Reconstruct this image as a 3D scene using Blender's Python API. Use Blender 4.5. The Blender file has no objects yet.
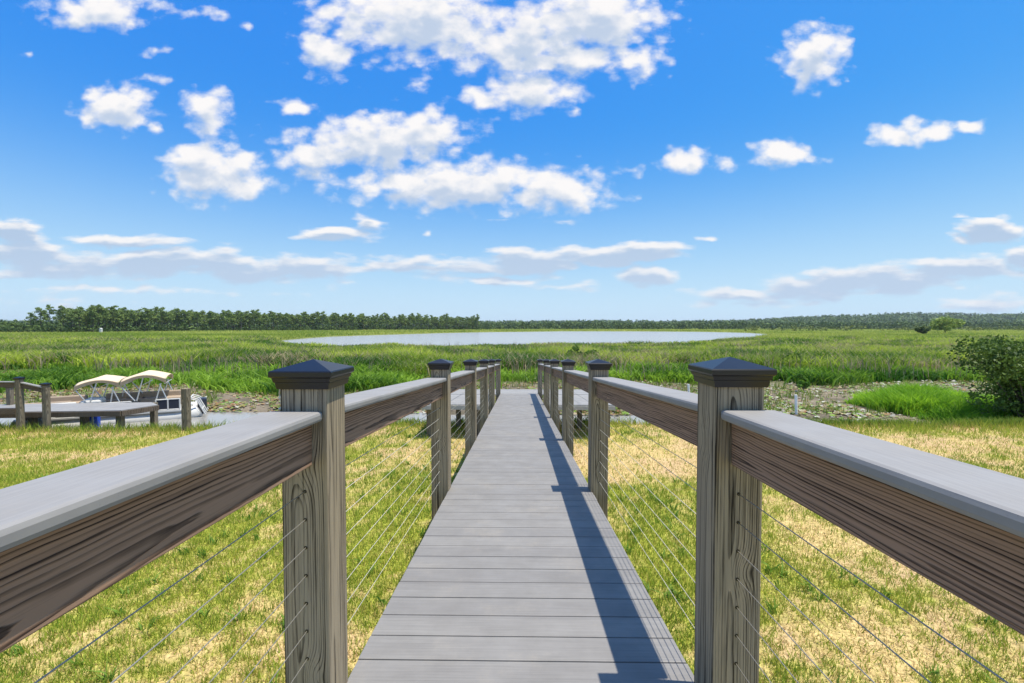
import bpy, bmesh, math, random
import numpy as np
from mathutils import Vector, Matrix

random.seed(7)
RNG = np.random.default_rng(11)
R = math.radians
scene = bpy.context.scene
COL = scene.collection

# ------------------------------------------------------------------ camera numbers
F = 455.0                     # focal length in pixels of a 1024 px wide frame (16 mm)
CZ = 2.8                      # eye height over the lawn
HZ = 327.0                    # image row of the horizon
VX = 519.0                    # image column the walkway runs to
YAW = math.atan((VX - 512) / F)
SLOPE = 0.0703                # fall of the walkway
EYE = 1.137                    # eye over the deck
HAZE = .00009

def RT(px):
    return np.tan(np.arctan((px - 512.) / F) - YAW)

def lawn_pt(px, D, py=None, z=None):
    """world point seen at column px at distance D along the walkway"""
    x = RT(px) * D
    if z is None:
        z = CZ - (py - HZ) / F * D
    return (x, D, z)

def deck_z(y):
    return CZ - EYE - SLOPE * y

# ------------------------------------------------------------------ numpy noise
def _hash(ix, iy, s):
    h = (ix.astype(np.int64) * 374761393 + iy.astype(np.int64) * 668265263 + s * 974634221) & 0xffffffff
    h = ((h ^ (h >> 13)) * 1274126177) & 0xffffffff
    return ((h ^ (h >> 16)) & 0xffff) / 65535.0

def vnoise(x, y, s=0):
    x = np.asarray(x, float); y = np.asarray(y, float)
    ix = np.floor(x); iy = np.floor(y)
    fx = x - ix; fy = y - iy
    fx = fx * fx * (3 - 2 * fx); fy = fy * fy * (3 - 2 * fy)
    a = _hash(ix, iy, s); b = _hash(ix + 1, iy, s); c = _hash(ix, iy + 1, s); d = _hash(ix + 1, iy + 1, s)
    return (a * (1 - fx) + b * fx) * (1 - fy) + (c * (1 - fx) + d * fx) * fy

def fbm(x, y, s=0, o=4):
    v = 0; a = .5; t = 0
    for i in range(o):
        v = v + a * vnoise(x * 2 ** i + 17.3 * i, y * 2 ** i - 9.1 * i, s + i); t += a; a *= .55
    return v / t

def sstep(a, b, x):
    t = np.clip((x - a) / (b - a), 0, 1)
    return t * t * (3 - 2 * t)

# ------------------------------------------------------------------ object helpers
def tag(o, label=None, cat=None, group=None, kind=None):
    if label: o['label'] = label
    if cat: o['category'] = cat
    if group: o['group'] = group
    if kind: o['kind'] = kind
    return o

def empty(name, loc=(0, 0, 0), rz=0):
    o = bpy.data.objects.new(name, None); COL.objects.link(o)
    o.location = loc; o.rotation_euler.z = rz; o.empty_display_size = .2
    return o

def link(name, mesh, mat=None, parent=None, loc=None, rot=None):
    if mat and not mesh.materials: mesh.materials.append(mat)
    o = bpy.data.objects.new(name, mesh); COL.objects.link(o)
    if parent: o.parent = parent
    if loc is not None: o.location = loc
    if rot is not None: o.rotation_euler = rot
    return o

def copy_tree(o, parent=None):
    c = o.copy(); COL.objects.link(c)
    if parent: c.parent = parent
    for ch in list(o.children): copy_tree(ch, c)
    return c

def np_mesh(name, V, Fc, mat, tint=None, parent=None, smooth=False):
    V = np.ascontiguousarray(V, dtype=np.float32); Fc = np.ascontiguousarray(Fc, dtype=np.int32)
    n, k = Fc.shape
    me = bpy.data.meshes.new(name)
    me.vertices.add(len(V)); me.vertices.foreach_set('co', V.ravel())
    me.loops.add(n * k); me.loops.foreach_set('vertex_index', Fc.ravel())
    me.polygons.add(n)
    me.polygons.foreach_set('loop_start', np.arange(0, n * k, k, dtype=np.int32))
    me.polygons.foreach_set('loop_total', np.full(n, k, dtype=np.int32))
    if smooth: me.polygons.foreach_set('use_smooth', np.ones(n, dtype=bool))
    me.update(calc_edges=True)
    if tint is not None:
        at = me.color_attributes.new('tint', 'FLOAT_COLOR', 'POINT')
        c = np.ones((len(V), 4), np.float32); c[:, :3] = tint
        at.data.foreach_set('color', c.ravel())
    return link(name, me, mat, parent)

class MB:
    """collects shapes into one mesh"""
    def __init__(s): s.bm = bmesh.new()
    def box(s, c, size, bevel=0, rot=None):
        m = Matrix.Translation(c)
        if rot is not None: m = m @ rot.to_4x4()
        m = m @ Matrix.Diagonal((size[0], size[1], size[2], 1))
        r = bmesh.ops.create_cube(s.bm, size=1, matrix=m)
        if bevel:
            es = list({e for v in r['verts'] for e in v.link_edges})
            bmesh.ops.bevel(s.bm, geom=es, offset=bevel, segments=2, affect='EDGES', profile=.5)
        return s
    def tube(s, pts, r, n=8, r2=None):
        pts = [Vector(p) for p in pts]; rings = []
        for i, p in enumerate(pts):
            d = (pts[min(i + 1, len(pts) - 1)] - pts[max(i - 1, 0)]).normalized()
            u = d.cross(Vector((0, 0, 1)))
            if u.length < .05: u = d.cross(Vector((0, 1, 0)))
            u.normalize(); w = d.cross(u)
            rr = r if r2 is None else r + (r2 - r) * i / (len(pts) - 1)
            rings.append([s.bm.verts.new(p + (u * math.cos(2 * math.pi * k / n) + w * math.sin(2 * math.pi * k / n)) * rr) for k in range(n)])
        for a, b in zip(rings, rings[1:]):
            for k in range(n): s.bm.faces.new((a[k], a[(k + 1) % n], b[(k + 1) % n], b[k]))
        s.bm.faces.new(rings[0][::-1]); s.bm.faces.new(rings[-1])
        return s
    def loft(s, prof, cap_top=False):
        """square rings (half size, z)"""
        rings = []
        for h, z in prof:
            if h < 1e-5: rings.append([s.bm.verts.new((0, 0, z))]); continue
            rings.append([s.bm.verts.new((a * h, b * h, z)) for a, b in ((-1, -1), (1, -1), (1, 1), (-1, 1))])
        for a, b in zip(rings, rings[1:]):
            for k in range(4):
                if len(b) == 1: s.bm.faces.new((a[k], a[(k + 1) % 4], b[0]))
                else: s.bm.faces.new((a[k], a[(k + 1) % 4], b[(k + 1) % 4], b[k]))
        s.bm.faces.new(rings[0][::-1])
        if cap_top: s.bm.faces.new(rings[-1])
        return s
    def prism(s, poly, z0, z1):
        a = [s.bm.verts.new((x, y, z0)) for x, y in poly]; b = [s.bm.verts.new((x, y, z1)) for x, y in poly]
        n = len(poly)
        for k in range(n): s.bm.faces.new((a[k], a[(k + 1) % n], b[(k + 1) % n], b[k]))
        s.bm.faces.new(a[::-1]); s.bm.faces.new(b); return s
    def mesh(s, name, smooth=False):
        bmesh.ops.recalc_face_normals(s.bm, faces=s.bm.faces)
        if smooth:
            for f in s.bm.faces: f.smooth = True
        me = bpy.data.meshes.new(name); s.bm.to_mesh(me); s.bm.free(); return me
    def build(s, name, mat, parent=None, loc=None, rot=None, smooth=False):
        return link(name, s.mesh(name, smooth), mat, parent, loc, rot)

# ------------------------------------------------------------------ materials
class NT:
    def __init__(s, tree): s.t = tree; s.n = tree.nodes; s.l = tree.links
    def new(s, ty, **kw):
        n = s.n.new(ty)
        for k, v in kw.items(): setattr(n, k, v)
        return n
    def put(s, sock, v):
        if hasattr(v, 'is_output'): s.l.new(v, sock)
        else: sock.default_value = v
    def math(s, op, a, b=0.0, c=0.0, clamp=False):
        n = s.new('ShaderNodeMath', operation=op, use_clamp=clamp)
        s.put(n.inputs[0], a); s.put(n.inputs[1], b); s.put(n.inputs[2], c); return n.outputs[0]
    def vec(s, op, a, b=(0, 0, 0)):
        n = s.new('ShaderNodeVectorMath', operation=op); s.put(n.inputs[0], a); s.put(n.inputs[1], b)
        return n.outputs[1] if op in ('LENGTH', 'DOT_PRODUCT', 'DISTANCE') else n.outputs[0]
    def noise(s, v, scale, detail=3, rough=.5, dist=0, color=False):
        n = s.new('ShaderNodeTexNoise'); s.put(n.inputs['Vector'], v)
        n.inputs['Scale'].default_value = scale; n.inputs['Detail'].default_value = detail
        n.inputs['Roughness'].default_value = rough; n.inputs['Distortion'].default_value = dist
        return n.outputs[1] if color else n.outputs[0]
    def ss(s, v, a, b, lo=0., hi=1.):
        n = s.new('ShaderNodeMapRange', interpolation_type='SMOOTHSTEP')
        s.put(n.inputs['Value'], v)
        for k, q in zip(('From Min', 'From Max', 'To Min', 'To Max'), (a, b, lo, hi)): s.put(n.inputs[k], q)
        return n.outputs[0]
    def mix(s, f, a, b, mode='MIX'):
        n = s.new('ShaderNodeMix', data_type='RGBA', blend_type=mode)
        s.put(n.inputs[0], f)
        for i, v in ((6, a), (7, b)):
            if isinstance(v, (tuple, list)) and len(v) == 3: v = (*v, 1)
            s.put(n.inputs[i], v)
        return n.outputs[2]
    def sep(s, v):
        n = s.new('ShaderNodeSeparateXYZ'); s.put(n.inputs[0], v); return n.outputs
    def comb(s, x, y, z):
        n = s.new('ShaderNodeCombineXYZ')
        for i, v in enumerate((x, y, z)): s.put(n.inputs[i], v)
        return n.outputs[0]

def mat(name):
    m = bpy.data.materials.new(name); m.use_nodes = True
    t = NT(m.node_tree); b = t.n['Principled BSDF']
    return m, t, b

def plain(name, col, rough=.5, metal=0, var=.15, scale=8, bump=0):
    m, t, b = mat(name)
    co = t.new('ShaderNodeTexCoord').outputs['Object']
    n = t.noise(co, scale, 5, .6)
    c = t.mix(n, tuple(v * (1 - var) for v in col), tuple(min(1, v * (1 + var)) for v in col))
    t.put(b.inputs['Base Color'], c); b.inputs['Roughness'].default_value = rough; b.inputs['Metallic'].default_value = metal
    if bump:
        bp = t.new('ShaderNodeBump'); bp.inputs['Strength'].default_value = bump; bp.inputs['Distance'].default_value = .01
        t.put(bp.inputs['Height'], n); t.put(b.inputs['Normal'], bp.outputs[0])
    return m

def foliage(name, trans=.35, rough=.6, detail=None):
    m, t, b = mat(name)
    a = t.new('ShaderNodeVertexColor', layer_name='tint').outputs[0]
    if detail:
        co = t.new('ShaderNodeTexCoord').outputs['Object']
        a = t.mix(t.noise(co, detail, 3), t.mix(1., a, (.72, .75, .7), 'MULTIPLY'), t.mix(1., a, (1.3, 1.25, 1.2), 'MULTIPLY'))
    t.put(b.inputs['Base Color'], a); b.inputs['Roughness'].default_value = rough
    b.inputs['Specular IOR Level'].default_value = .25
    tr = t.new('ShaderNodeBsdfTranslucent'); t.put(tr.inputs[0], a)
    mx = t.new('ShaderNodeMixShader'); mx.inputs[0].default_value = trans
    t.l.new(b.outputs[0], mx.inputs[1]); t.l.new(tr.outputs[0], mx.inputs[2])
    t.l.new(mx.outputs[0], t.n['Material Output'].inputs[0])
    return m

def wood(name, axis, light, dark, ring=.011, tilt=.06, contrast=1., streak=.5, knots=True, crack=.6, wander=.022, along=1.1, kn=.05, grey_amt=.6):
    """sawn softwood: growth rings round a leaning pith, cut by the board's faces"""
    m, t, b = mat(name)
    co = t.new('ShaderNodeTexCoord').outputs['Object']
    rnd = t.new('ShaderNodeObjectInfo').outputs['Random']
    x, y, z = t.sep(co)
    if axis == 'Z': p, q, a = x, y, z
    else: p, q, a = x, z, y
    a2 = t.math('ADD', a, t.math('MULTIPLY', rnd, 37.))
    lowv = t.comb(t.math('MULTIPLY', a2, along), t.math('MULTIPLY', rnd, 91.), 0.)
    lown = t.noise(lowv, 1., 2, .5, color=True)
    lx, ly, lz = t.sep(lown)
    # pith position wandering along the length
    px = t.math('ADD', p, t.math('MULTIPLY_ADD', lx, tilt * 2, .02 - tilt))
    qx = t.math('ADD', q, t.math('MULTIPLY_ADD', ly, tilt * 2, .035 - tilt))
    fine = t.noise(t.comb(t.math('MULTIPLY', p, 20.), t.math('MULTIPLY', q, 20.), t.math('MULTIPLY', a2, 2.2)), 1., 4, .55)
    r = t.vec('LENGTH', t.comb(px, qx, 0.))
    r = t.math('MULTIPLY_ADD', fine, wander, r)
    mid_ = t.noise(t.comb(t.math('MULTIPLY', p, 7.), t.math('MULTIPLY', q, 7.), t.math('MULTIPLY', a2, 1.3)), 1., 2, .5)
    r = t.math('MULTIPLY_ADD', mid_, wander * 1.2, r)
    if knots:
        for (ka, kp, kq, ks) in ((.33, .0, -.07, .04), (-.35, .02, -.07, .03), (.05, -.07, .01, .035)):
            sh = t.math('MULTIPLY_ADD', rnd, .8, ka - .4)
            d = t.vec('LENGTH', t.comb(t.math('SUBTRACT', p, kp), t.math('SUBTRACT', q, kq), t.math('MULTIPLY', t.math('SUBTRACT', a, sh), .5)))
            g = t.math('EXPONENT', t.math('MULTIPLY', t.math('POWER', t.math('DIVIDE', d, ks), 2.), -1.))
            r = t.math('MULTIPLY_ADD', g, kn, r)
    band = t.math('FRACT', t.math('DIVIDE', r, ring))
    idx = t.math('FLOOR', t.math('DIVIDE', r, ring))
    wr = t.new('ShaderNodeTexWhiteNoise', noise_dimensions='1D'); t.put(wr.inputs['W'], t.math('ADD', idx, t.math('MULTIPLY', rnd, 53.)))
    late = t.math('MULTIPLY', t.ss(band, t.math('MULTIPLY_ADD', wr.outputs[0], .45, .15), .88), t.ss(band, 1., .92))
    wr2 = t.new('ShaderNodeTexWhiteNoise', noise_dimensions='1D'); t.put(wr2.inputs['W'], t.math('ADD', idx, 7.7))
    late = t.math('MULTIPLY', late, t.math('MULTIPLY_ADD', wr2.outputs[0], .75, .35))
    # weathering streaks, much longer than wide
    st = t.noise(t.comb(t.math('MULTIPLY', p, 90.), t.math('MULTIPLY', q, 90.), t.math('MULTIPLY', a2, 2.2)), 1., 6, .68)
    st2 = t.noise(t.comb(t.math('MULTIPLY', p, 9.), t.math('MULTIPLY', q, 9.), t.math('MULTIPLY', a2, .9)), 1., 3, .6)
    fac = t.math('MULTIPLY', late, contrast)
    fac = t.math('ADD', fac, t.math('MULTIPLY', t.math('SUBTRACT', st, .5), streak * 2), clamp=True)
    c = t.mix(fac, light, dark)
    grey = tuple(.5 * v + .5 * sum(light) / 3 for v in light)
    c = t.mix(t.ss(st2, .4, .75, 0, grey_amt), c, t.mix(fac, tuple(v * 1.12 for v in grey), tuple(v * .9 for v in dark)))
    ck = t.ss(t.noise(t.comb(t.math('MULTIPLY', p, 75.), t.math('MULTIPLY', q, 75.), t.math('MULTIPLY', a2, 1.)), 1., 2, .5), .66, .74)
    c = t.mix(t.math('MULTIPLY', ck, crack), c, tuple(v * .3 for v in dark))
    t.put(b.inputs['Base Color'], c); b.inputs['Roughness'].default_value = .8
    b.inputs['Specular IOR Level'].default_value = .25
    bp = t.new('ShaderNodeBump'); bp.inputs['Strength'].default_value = .5; bp.inputs['Distance'].default_value = .004
    t.put(bp.inputs['Height'], t.math('ADD', t.math('MULTIPLY', late, .5), t.math('MULTIPLY', ck, -1.)))
    t.put(b.inputs['Normal'], bp.outputs[0])
    return m

def composite(name, light, dark, across, pitch=None):
    """grey composite board: fine streaks along the board, board to board variation"""
    m, t, b = mat(name)
    co = t.new('ShaderNodeTexCoord').outputs['Object']
    x, y, z = t.sep(co)
    if across: v = t.comb(t.math('MULTIPLY', x, 3.), t.math('MULTIPLY', y, 130.), 0.)
    else: v = t.comb(t.math('MULTIPLY', x, 130.), t.math('MULTIPLY', y, 3.), 0.)
    n = t.noise(v, 1., 5, .65)
    blot = t.noise(co, 5., 4, .6)
    f = t.math('ADD', t.math('MULTIPLY', n, .55), t.math('MULTIPLY', blot, .45))
    c = t.mix(t.ss(f, .3, .7), light, dark)
    if pitch:
        k = t.math('FLOOR', t.math('DIVIDE', y, pitch))
        wn = t.new('ShaderNodeTexWhiteNoise', noise_dimensions='1D'); t.put(wn.inputs['W'], k)
        c = t.mix(t.math('MULTIPLY', wn.outputs[0], .42), c, t.mix(1., c, (.7, .7, .72), 'MULTIPLY'))
    sp = t.ss(t.noise(co, 190., 2, .5), .7, .76)
    c = t.mix(t.math('MULTIPLY', sp, .3), c, tuple(v * .5 for v in dark))
    dirt = t.ss(t.noise(co, 2.3, 7, .75), .5, .72)
    c = t.mix(t.math('MULTIPLY', dirt, .32), c, (.31, .28, .235))
    t.put(b.inputs['Base Color'], c)
    t.put(b.inputs['Roughness'], t.ss(blot, .2, .8, .5, .68)); b.inputs['Specular IOR Level'].default_value = .4
    bp = t.new('ShaderNodeBump'); bp.inputs['Strength'].default_value = .25; bp.inputs['Distance'].default_value = .002
    t.put(bp.inputs['Height'], n); t.put(b.inputs['Normal'], bp.outputs[0])
    return m

M_POST = wood('weathered_post_wood', 'Z', (.335, .275, .185), (.026, .019, .011), ring=.006, tilt=.010, contrast=.9, streak=1.75, wander=.007, along=.4, kn=.022, grey_amt=.35)
M_BEAM = wood('brown_beam_wood', 'Y', (.31, .20, .135), (.030, .017, .012), ring=.0075, tilt=.028, contrast=1.0, streak=1.1, knots=False, crack=.8, wander=.016, along=.55, grey_amt=.15)
M_DOCKWOOD = wood('old_dock_wood', 'Z', (.22, .185, .13), (.04, .033, .022), ring=.012, knots=False)
M_FRAME = wood('dark_framing_wood', 'Y', (.14, .105, .075), (.04, .03, .02), ring=.02, knots=False)
M_DECK = composite('grey_deck_board', (.236, .230, .222), (.172, .168, .163), True, .15)
M_CAP = composite('grey_rail_board', (.265, .26, .255), (.205, .202, .20), False)
M_DOCKDECK = composite('grey_dock_board', (.29, .29, .285), (.21, .21, .205), True, .15)
M_FASCIA = plain('pale_fascia', (.36, .36, .35), .6)
M_BLACK = plain('black_cap_plastic', (.004, .004, .006), .33, 0, .3, 30)
M_STEEL = plain('stainless_cable', (.36, .35, .32), .5, .5, .1, 40)
M_WHITE = plain('white_gelcoat', (.56, .56, .54), .35, 0, .08)
M_CANVAS = plain('cream_canvas', (.62, .50, .35), .85, 0, .06, 5, .2)
M_NAVY = plain('dark_navy_panel', (.022, .028, .045), .35)
M_ALU = plain('aluminium_tube', (.65, .65, .63), .4, .6)
M_TAN = plain('tan_upholstery', (.33, .26, .19), .7)
M_BLUE = plain('bright_blue_plastic', (.02, .08, .52), .45)
M_BARK = plain('bark', (.12, .09, .065), .9, 0, .4, 6, .4)
M_PINEBARK = plain('pine_bark', (.23, .18, .15), .9, 0, .3, 4)
M_LAWN = foliage('lawn_blades', .4)
M_REED = foliage('marsh_blades', .45)
M_LEAF = foliage('leaves', .25)
M_PAD = foliage('pads', .15, .5)
M_FAR = foliage('far_leaves', .15, .8)
M_STAKE = plain('white_pipe', (.8, .8, .78), .5, 0, .05)
M_CORD = plain('cream_cord', (.6, .56, .44), .8)

# ------------------------------------------------------------------ terrain
def crest(x):
    return 12.85 + .02 * np.clip(x, -16, 12) + .7 * (fbm(x * .35, x * 0 + 3.1, 5) - .5)

LK_PX = np.array([276., 298, 334, 400, 480, 560, 640, 705, 748, 775])
LK_N = np.array([92., 74, 70, 68, 70, 74, 76, 92, 120, 185])
LK_F = np.array([110., 128, 160, 205, 285, 345, 345, 310, 258, 190])
HL_PX = np.array([-3000., 0, 300, 480, 600, 680, 740, 800, 850, 900, 1024, 1300, 4000])
HL_Y = np.array([320., 321, 321.5, 321.8, 320.5, 321.4, 320.5, 317.4, 315, 313.8, 314.2, 315, 318])

def col_of(x, y): return 512. + F * np.tan(np.clip(np.arctan2(x, np.maximum(y, .5)) + YAW, -1.5, 1.5))

def lake_w(x, y):
    px = col_of(x, y) + 8 * (fbm(y * .03, x * .03, 31) - .5)
    n = np.interp(px, LK_PX, LK_N) + 16 * (fbm(x * .16, y * .10, 33) - .5); f = np.interp(px, LK_PX, LK_F)
    w = sstep(0, 5, y - n) * sstep(0, 6, f - y)
    return w * ((px > LK_PX[0]) & (px < LK_PX[-1]) & (y > 5))

def height(x, y):
    lawn = .10 * (fbm(x * .5, y * .5, 1) - .5) + .03 * (fbm(x * 2.5, y * 2.5, 2) - .5)
    lawn = lawn + -.07 * sstep(4, 9, x) * sstep(7, 12, y)
    lawn = lawn - .16 * sstep(-3, -9, x) * sstep(7, 12, y)
    c = crest(x)
    s = sstep(c, c + 1.7, y)
    yf = np.where(x > 0, 17.3 - .9 * sstep(4, 9, x), 17.2) + 2.2 * (fbm(x * .28, y * .28, 9) - .5)
    m = sstep(yf - .7, yf + .9, y)
    shallow = sstep(5, 11, x)
    canal = -.95 + shallow * (.36 + .22 * (fbm(x * .8, y * .8, 12) - .45))
    mud = -.48 + .16 * (fbm(x * .5, y * .5, 14) - .5) + .06 * (fbm(x * 2.5, y * 2.5, 15) - .5)
    mud = mud + .2 * sstep(22, 32, y)
    h = lawn * (1 - s) + (canal * (1 - m) + mud * m) * s
    h = h * (1 - lake_w(x, y)) - 1.4 * lake_w(x, y)
    px = col_of(x, y)
    top = (HZ - np.interp(px, HL_PX, HL_Y)) / F * 1500 + CZ - 11
    h = h + np.maximum(top, 2) * sstep(850, 1500, y) * (1 + .25 * (fbm(x * .004, y * .004, 41) - .5)) * (y > 800)
    return h

def px_blobs(lst, x, y):
    v = 0
    for px, py, rx, ry, w in lst:
        D = CZ * F / (py - HZ); cx = RT(px) * D
        D2 = CZ * F / (py + ry - HZ)
        sy = max(abs(D - D2), .25); sx = rx / F * D
        v = v + w * np.exp(-((x - cx) / sx) ** 2 - ((y - D) / sy) ** 2)
    return v

BIAS = [(60, 485, 130, 30, .36), (60, 440, 160, 5, .25), (210, 545, 120, 45, .22), (395, 520, 70, 60, .26), (655, 545, 70, 55, .36), (800, 510, 60, 30, .14),
        (860, 590, 90, 30, .16), (230, 610, 60, 30, .08), (500, 425, 30, 4, -.2), (60, 645, 70, 30, -.32), (385, 440, 50, 14, -.10),
        (650, 455, 60, 26, -.40), (720, 450, 60, 20, -.3), (900, 440, 130, 12, -.28), (960, 446, 90, 8, -.2), (130, 455, 150, 7, -.12),
        (900, 660, 90, 30, -.26), (800, 640, 60, 30, -.12), (540, 450, 60, 20, -.35), (480, 450, 30, 20, -.25), (940, 520, 140, 60, -.10), (780, 600, 60, 60, -.06), (640, 470, 80, 14, -.2), (900, 560, 120, 60, -.12), (960, 640, 90, 50, -.12),
        (330, 660, 60, 30, -.18), (240, 470, 60, 16, .1), (880, 500, 100, 20, -.10), (980, 500, 60, 20, .1)]

def greenness(x, y):
    g = .49 + 1.05 * (fbm(x * .8, y * .8, 21) - .5) + .8 * (fbm(x * 3.4, y * 3.4, 22) - .5) + .6 * (vnoise(x * 11, y * 11, 23) - .5)
    g = g + px_blobs(BIAS, x, y)
    return np.clip(g, 0, 1)

def tri_grid(ys, xs_fn, ncol):
    V = []
    for y in ys:
        V.append(np.stack([xs_fn(y), np.full(ncol, y), np.zeros(ncol)], 1))
    V = np.concatenate(V); V[:, 2] = height(V[:, 0], V[:, 1])
    r, c = len(ys), ncol
    i = np.arange((r - 1) * c).reshape(r - 1, c)[:, :-1].ravel()
    return V, np.stack([i, i + 1, i + c + 1, i + c], 1)

ys = list(np.linspace(-40, 1.0, 30)); y = 1.0
while y < 7000:
    y += max(.07, y * .019); ys.append(y)
NC = 300
def xs_fn(y):
    w = 30 + 1.9 * max(y, 0)
    t = np.linspace(-1, 1, NC)
    return w * (.55 * t + .45 * t ** 3)
V, Fc = tri_grid(ys, xs_fn, NC)
gx, gy, gz = V.T
g = greenness(gx, gy)
straw = np.array([.52, .40, .19]); soil = np.array([.50, .355, .225]); green = np.array([.30, .32, .055])
sm = sstep(.35, .7, fbm(gx * 1.7, gy * 1.7, 24))[:, None]
lawn_c = (straw * (1 - sm * .75) + soil * sm * .75)
gg = sstep(.12, .85, g)[:, None]
lawn_c = lawn_c * (1 - gg) + green * gg
mudn = sstep(.3, .7, fbm(gx * .9, gy * .9, 25))[:, None]
mud_c = np.array([.12, .105, .085]) * (1 - mudn) + np.array([.25, .21, .17]) * mudn
marsh_c = np.array([.07, .10, .025]); far_c = np.array([.055, .085, .03])
w = sstep(crest(gx) + .2, crest(gx) + .9, gy)[:, None]
tint = lawn_c * (1 - w) + mud_c * w
w = sstep(23, 30, gy + 4 * (fbm(gx * .3, gy * .3, 26) - .5))[:, None]; tint = tint * (1 - w) + marsh_c * w
w = sstep(60, 150, gy)[:, None]; tint = tint * (1 - w) + np.array([.16, .19, .05]) * w
w = sstep(700, 1000, gy)[:, None]; tint = tint * (1 - w) + far_c * w

m, t, b = mat('ground_cover')
a = t.new('ShaderNodeVertexColor', layer_name='tint').outputs[0]
co = t.new('ShaderNodeTexCoord').outputs['Object']
n1 = t.noise(co, 26., 5, .65); n2 = t.noise(co, 4., 4, .6)
c = t.mix(t.ss(n1, .3, .7), t.mix(1., a, (.62, .60, .55), 'MULTIPLY'), t.mix(1., a, (1.28, 1.28, 1.25), 'MULTIPLY'))
c = t.mix(t.ss(n2, .35, .7, 0, .35), c, t.mix(1., c, (.8, .85, .6), 'MULTIPLY'))
t.put(b.inputs['Base Color'], c); b.inputs['Roughness'].default_value = .95; b.inputs['Specular IOR Level'].default_value = .1
bp = t.new('ShaderNodeBump'); bp.inputs['Strength'].default_value = .7; bp.inputs['Distance'].default_value = .03
t.put(bp.inputs['Height'], n1); t.put(b.inputs['Normal'], bp.outputs[0])
ground = np_mesh('ground', V, Fc, m, tint, smooth=True); tag(ground, kind='structure')

# water: one level sheet, the banks and the lake basin shape it
m, t, b = mat('marsh_water')
co = t.new('ShaderNodeTexCoord').outputs['Object']
n = t.noise(co, 3., 4, .6); nb = t.noise(co, .7, 3)
t.put(b.inputs['Base Color'], t.mix(nb, (.22, .215, .20), (.32, .315, .30)))
b.inputs['Roughness'].default_value = .2; b.inputs['IOR'].default_value = 1.33
bp = t.new('ShaderNodeBump'); bp.inputs['Strength'].default_value = .12; bp.inputs['Distance'].default_value = .02
t.put(bp.inputs['Height'], n); t.put(b.inputs['Normal'], bp.outputs[0])
wy = np.array([12., 20, 40, 80, 160, 320, 420]); NW = 41
WV = np.concatenate([np.stack([np.linspace(-1, 1, NW) * (25 + 1.5 * q), np.full(NW, q), np.full(NW, -.55)], 1) for q in wy])
i = np.arange((len(wy) - 1) * NW).reshape(-1, NW)[:, :-1].ravel()
tag(np_mesh('water', WV, np.stack([i, i + 1, i + NW + 1, i + NW], 1), m), kind='structure')

# ------------------------------------------------------------------ blades
def blade_mesh(name, P, h, w, col, lean, mt, bend=True, tipcol=None):
    n = len(P)
    ang = RNG.uniform(0, 2 * np.pi, n); la = RNG.uniform(0, 2 * np.pi, n)
    side = np.stack([np.cos(ang), np.sin(ang), np.zeros(n)], 1) * (w / 2)[:, None]
    ld = np.stack([np.cos(la), np.sin(la), np.zeros(n)], 1) * (lean * h)[:, None]
    up = np.zeros((n, 3)); up[:, 2] = h
    if not bend:
        V = np.stack([P - side, P + side, P + ld + up], 1).reshape(-1, 3)
        Fc = np.arange(3 * n).reshape(n, 3); C = np.repeat(col, 3, 0)
    else:
        mid = P + ld * .3 + up * .6
        V = np.stack([P - side * .8, P + side * .8, mid - side, mid + side, P + ld * 1.1 + up], 1).reshape(-1, 3)
        b0 = (np.arange(n) * 5)[:, None]
        Fc = np.concatenate([b0 + np.array([[0, 1, 3]]), b0 + np.array([[0, 3, 2]]), b0 + np.array([[2, 3, 4]])])
        C = np.repeat(col, 5, 0)
        if tipcol is not None:
            C = C.reshape(n, 5, 3); C[:, 4] = tipcol; C = C.reshape(-1, 3)
    return np_mesh(name, V, Fc, mt, C)

def lerp(a, b, t): return a + (b - a) * t

# lawn: screen-even sampling over the part of the lawn in front of the house
NL = 620000
D = 2.3 * (14.6 / 2.3) ** RNG.uniform(0, 1, NL) ** .85
X = RNG.uniform(-1, 1, NL) * (3 + 1.28 * D)
keep = (D < crest(X) + .9)
D, X = D[keep], X[keep]
G = greenness(X, D)
clump = vnoise(X * 9, D * 9, 51) * .5 + vnoise(X * 19, D * 19, 52) * .5
isg = RNG.uniform(0, 1, len(D)) < np.clip(.12 + .86 * sstep(.12, .80, G + .35 * (clump - .5)), 0, 1)
keep = (RNG.uniform(0, 1, len(D)) < np.where(isg, .95, .42)) & ((clump > .30) | isg)
X, D, G, isg, clump = X[keep], D[keep], G[keep], isg[keep], clump[keep]
n = len(X); print('lawn blades', n)
edge = sstep(-.9, .2, D - crest(X))
h = np.where(isg, RNG.uniform(.03, .075, n) * (.55 + .9 * clump), RNG.uniform(.015, .04, n)) * (1 + D / 22) * (1 + 1.6 * edge)
wd = np.where(isg, RNG.uniform(.004, .009, n), RNG.uniform(.004, .008, n)) * (1 + D / 9)
r = RNG.uniform(0, 1, (n, 1)); big = fbm(X * .9, D * .9, 54)[:, None]
gc = lerp(np.array([.14, .26, .02]), np.array([.45, .50, .07]), np.clip(r * .7 + (big - .35), 0, 1))
sc = lerp(np.array([.64, .50, .22]), np.array([.36, .24, .10]), r)
yel = (RNG.uniform(0, 1, n) < .2)[:, None]
gc = np.where(yel, np.array([.42, .36, .09]), gc)
C = np.where(isg[:, None], gc, sc)
P = np.stack([X, D, height(X, D) - .004], 1)
lean = np.where(isg, RNG.uniform(.1, .8, n), RNG.uniform(.6, 2.2, n))
tag(blade_mesh('grass', P, h, wd, C, lean, M_LAWN, False), kind='stuff')

# marsh plants
def scatter(n, d0, d1, pw=1., side=1.25, extra=6):
    D = d0 * (d1 / d0) ** (RNG.uniform(0, 1, n) ** pw)
    return RNG.uniform(-1, 1, n) * (extra + side * D), D

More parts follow.
